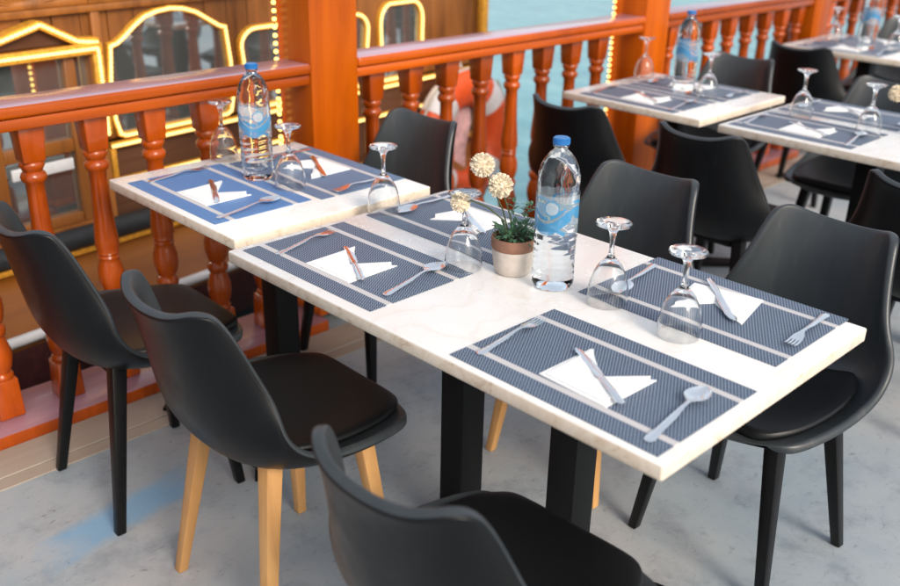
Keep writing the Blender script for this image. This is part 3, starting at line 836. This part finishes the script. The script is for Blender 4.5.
# water bottles
def make_bottle():
    t = empty('water_bottle')
    b = bmesh.new()
    pr = [(0, .006), (.018, .004), (.030, .0005), (.040, .002), (.0445, .010)]
    z = .014
    while z < .118:
        pr += [(.0452, z), (.0452, z + .008), (.0447, z + .0105), (.0447, z + .0125)]; z += .0145
    pr += [(.0448, .124), (.0448, .214), (.0438, .218), (.0450, .224), (.0449, .230), (.0448, .236), (.0446, .242), (.0440, .248), (.0430, .254), (.0415, .260), (.0395, .266), (.0370, .272), (.0340, .278), (.0305, .284), (.0220, .294), (.0150, .300), (.0130, .304), (.0130, .3075), (.0165, .3080), (.0165, .3100), (.0125, .3105), (.0125, .322), (0, .322)]
    lathe(b, pr, 72, cap=False)
    # dented lower flutes and the diamond-cut shoulder
    for v in b.verts:
        r = math.hypot(v.co.x, v.co.y); th = math.atan2(v.co.y, v.co.x)
        if r < .02: continue
        if .015 < v.co.z < .118: f_ = 1 - .012 * max(0, math.sin(th * 9 + v.co.z * 60))
        elif .222 < v.co.z < .29: f_ = 1 - .032 * abs(math.sin(th * 6 + v.co.z * 110) * math.sin(th * 6 - v.co.z * 110))
        else: f_ = 1
        v.co.x *= f_; v.co.y *= f_
    finish('bottle_body', b, 'water_bottle', t, 40)
    b = bmesh.new()
    lathe(b, [(.0, .326), (.0150, .326), (.0165, .3245), (.0168, .312), (.0132, .312), (.0132, .3225), (0, .3225)], 36, cap=False)
    for i in range(36):
        a = 2 * PI * i / 36
        box(b, -.0006, .0006, -.0006, .0006, .3125, .324)
        for v in b.verts[-8:]:
            x, y, zz = v.co; v.co = Vector((.0168 * math.cos(a) + x, .0168 * math.sin(a) + y, zz))
    finish('bottle_cap', b, 'cap', t, 40)
    b = bmesh.new(); n = 48
    r0 = [(.0454, .128), (.0454, .212), (.0456, .212), (.0456, .128)]
    rings = [[b.verts.new((r * math.cos(2 * PI * i / n), r * math.sin(2 * PI * i / n), z)) for i in range(n)] for r, z in r0]
    for k in range(4):
        a, c = rings[k], rings[(k + 1) % 4]
        for i in range(n): b.faces.new((a[i], a[(i + 1) % n], c[(i + 1) % n], c[i]))
    finish('bottle_label', b, 'label', t, 40)
    return t
bt = make_bottle(); firstb = [True]
def bottle(x, y, rz, label):
    o = bt if firstb[0] else copy_tree(bt); firstb[0] = False
    o.location = (x, y, .7508); o.rotation_euler = (0, 0, R(rz)); tag(o, label, 'bottle', 'clear water bottles with blue caps')
bottle(.638, .409, -20, 'large clear water bottle with blue cap beside the flower pot')
bottle(-.437, .378, 25, 'clear water bottle with blue cap on the small left table')
bottle(-.318, 2.385, 60, 'clear water bottle with blue cap on the second-row small table')
bottle(-.31, 4.12, 100, 'clear water bottle cut by the top edge on the farthest table')

# potted plant with cream pompon flowers
def pompon(parent, pos, r):
    b = bmesh.new(); n = 300
    bmesh.ops.create_icosphere(b, subdivisions=2, radius=r * .72)
    for i in range(n):
        z = 1 - 2 * (i + .5) / n; a = i * 2.39996; q = math.sqrt(1 - z * z)
        d = Vector((q * math.cos(a), q * math.sin(a), z)); d = (d + Vector([random.uniform(-.12, .12) for _ in range(3)])).normalized()
        u = d.orthogonal().normalized(); v = d.cross(u); ph = random.uniform(0, PI); u, v = u * math.cos(ph) + v * math.sin(ph), v * math.cos(ph) - u * math.sin(ph)
        w = r * .095; L = r * random.uniform(.92, 1.08)
        base = d * r * .55
        p = [base - u * w * .6, base + u * w * .6, d * L + u * w + v * w * .3, d * (L * 1.03), d * L - u * w + v * w * .3]
        b.faces.new([b.verts.new(x) for x in p])
    return finish('flower', b, 'petal', parent, 25, tuple(pos))
def plant(x, y, rz, label, heads):
    t = empty('potted_plant', (x, y, .7503))
    b = bmesh.new(); lathe(b, [(0, .0), (.036, .0), (.0395, .003), (.0435, .020), (.0462, .040), (.0478, .058)], 40, cap=False); finish('pot_body', b, 'cream_pot', t, 50)
    b = bmesh.new(); lathe(b, [(.0480, .0582), (.0492, .061), (.0500, .070), (.0500, .082), (.0490, .085), (.0462, .085), (.0455, .078), (.044, .060)], 40, cap=False); finish('pot_rim', b, 'terracotta', t, 50)
    b = bmesh.new(); lathe(b, [(.0445, .062), (.0450, .074), (.03, .078), (0, .079)], 24, cap=False); finish('soil', b, 'soil', t, 60)
    b = bmesh.new()
    rs = random.Random(5)
    def leaf(base, d, L, w, droop):
        d = d.normalized(); side = d.cross(Vector((0, 0, 1)));
        if side.length < .05: side = Vector((1, 0, 0))
        side.normalize(); up = side.cross(d)
        pts = []
        for t_, ww in ((0, .25), (.35, 1), (.7, .8), (1, .05)):
            c = base + d * L * t_ - Vector((0, 0, droop * t_ * t_ * L))
            pts.append((c - side * w * ww + up * w * .3 * ww, c, c + side * w * ww + up * w * .3 * ww))
        V = [[b.verts.new(q) for q in r] for r in pts]
        for r0, r1 in zip(V, V[1:]):
            for i in (0, 1): b.faces.new((r0[i], r0[i + 1], r1[i + 1], r1[i]))
    for i in range(85):
        a = rs.uniform(0, 2 * PI); rr = .040 * math.sqrt(rs.random())
        base = Vector((rr * math.cos(a), rr * math.sin(a), .076 + rs.uniform(0, .03)))
        d = Vector((math.cos(a) * rs.uniform(.1, 1), math.sin(a) * rs.uniform(.1, 1), rs.uniform(.25, 1.2)))
        leaf(base, d, rs.uniform(.018, .036), rs.uniform(.003, .0065), rs.uniform(.1, .8))
    sprigs = [((.012, .012), .085), ((.026, .020), .098), ((-.006, .004), .088), ((.036, .03), .086), ((.0, .02), .07), ((.030, .038), .06)]
    for (sx, sy), h in sprigs:
        for k in range(16):
            zz = .08 + h * k / 16; a = k * 2.4
            leaf(Vector((sx * (1 + k / 14), sy * (1 + k / 14), zz)), Vector((math.cos(a), math.sin(a), .7)), .022, .0042, .3)
    finish('foliage', b, 'leaf', t, 60)
    for (dx, dy, dz), r in heads:
        fl = pompon(t, (dx, dy, dz), r)
        s = bmesh.new()
        p0 = Vector((dx * .12, dy * .12, .078)); p1 = Vector((dx, dy, dz))
        if dz < .17:   # the drooping one arches over
            mid = Vector((dx * .5, dy * .5, .150)); pts = [p0, Vector((dx * .2, dy * .2, .12)), mid, Vector((dx * .8, dy * .8, .165)), p1]
        else: pts = [p0, p0.lerp(p1, .35) + Vector((.004, .004, .006)), p0.lerp(p1, .7) + Vector((.003, .002, .002)), p1]
        tube(s, [p - p1 for p in pts], .0019, 6)
        finish('stem', s, 'stem', fl, 60)
    return tag(t, label, 'potted plant', 'flower pots on the long tables')
plant(.528, .402, 0, 'potted plant with three cream pompon flowers in a terracotta and cream pot', [((-.050, -.055, .245), .0255), ((-.022, -.026, .199), .0265), ((-.082, -.087, .160), .0215)])
plant(.66, 2.40, 0, 'second-row potted plant at the right edge, one cream flower showing', [((-.085, -.10, .150), .028), ((.02, .03, .22), .026), ((.04, -.02, .19), .025)])

# ------------------------------------------------------------------ light, sky, camera
sc = bpy.context.scene
w = bpy.data.worlds.new('World'); sc.world = w; w.use_nodes = True
nt = w.node_tree; bg = nt.nodes['Background']
sky = nt.nodes.new('ShaderNodeTexSky'); sky.sky_type = 'NISHITA'; sky.sun_disc = False
EL, AZ = R(32), R(100)
sky.sun_elevation = EL; sky.sun_rotation = AZ
sky.air_density = 1.0; sky.dust_density = 3.0; sky.ozone_density = .6
hs = nt.nodes.new('ShaderNodeHueSaturation'); hs.inputs['Saturation'].default_value = .65   # thin hazy cloud takes most of the blue out
nt.links.new(sky.outputs['Color'], hs.inputs['Color']); veil = nt.nodes.new('ShaderNodeMix'); veil.data_type = 'RGBA'; veil.inputs[0].default_value = .45; veil.inputs[7].default_value = (3.5, 3.85, 4.2, 1)   # thin even cloud
nt.links.new(hs.outputs['Color'], veil.inputs[6]); nt.links.new(veil.outputs[2], bg.inputs['Color']); bg.inputs['Strength'].default_value = .13
sl = bpy.data.lights.new('sun', 'SUN'); sl.energy = 1.5; sl.angle = R(22); sl.color = (1, .87, .74)
so = bpy.data.objects.new('sun', sl); C.objects.link(so)
sd = Vector((math.sin(AZ) * math.cos(EL), math.cos(AZ) * math.cos(EL), math.sin(EL)))
so.rotation_euler = (-sd).to_track_quat('-Z', 'Y').to_euler(); so.location = sd * 20

f_px, yaw, pitch, roll, cx, cy, cz = 950.554621, -0.789758, 0.414699, 0.019568, 1.827180, -1.080554, 1.559726
fw = Vector((math.sin(yaw) * math.cos(pitch), math.cos(yaw) * math.cos(pitch), -math.sin(pitch)))
rt = fw.cross(Vector((0, 0, 1))).normalized(); upv = rt.cross(fw)
r2 = rt * math.cos(roll) + upv * math.sin(roll); u2 = -rt * math.sin(roll) + upv * math.cos(roll)
cam = bpy.data.cameras.new('camera'); co = bpy.data.objects.new('camera', cam); C.objects.link(co)
mw = Matrix((r2, u2, -fw)).transposed().to_4x4(); mw.translation = Vector((cx, cy, cz)); co.matrix_world = mw
cam.sensor_width = 36; cam.lens = f_px / 900 * 36; cam.clip_start = .05; cam.clip_end = 3000
cam.dof.use_dof = True; cam.dof.focus_distance = 2.15; cam.dof.aperture_fstop = 2.5
sc.camera = co
vs_ = sc.view_settings; vs_.view_transform = 'Standard'; vs_.look = 'None'; vs_.gamma = 1; vs_.exposure = 0.86; vs_.use_curve_mapping = False
sc.cycles.caustics_refractive = True; sc.cycles.max_bounces = 14; sc.cycles.transmission_bounces = 14; sc.cycles.transparent_max_bounces = 16
sc.cycles.use_denoising = True
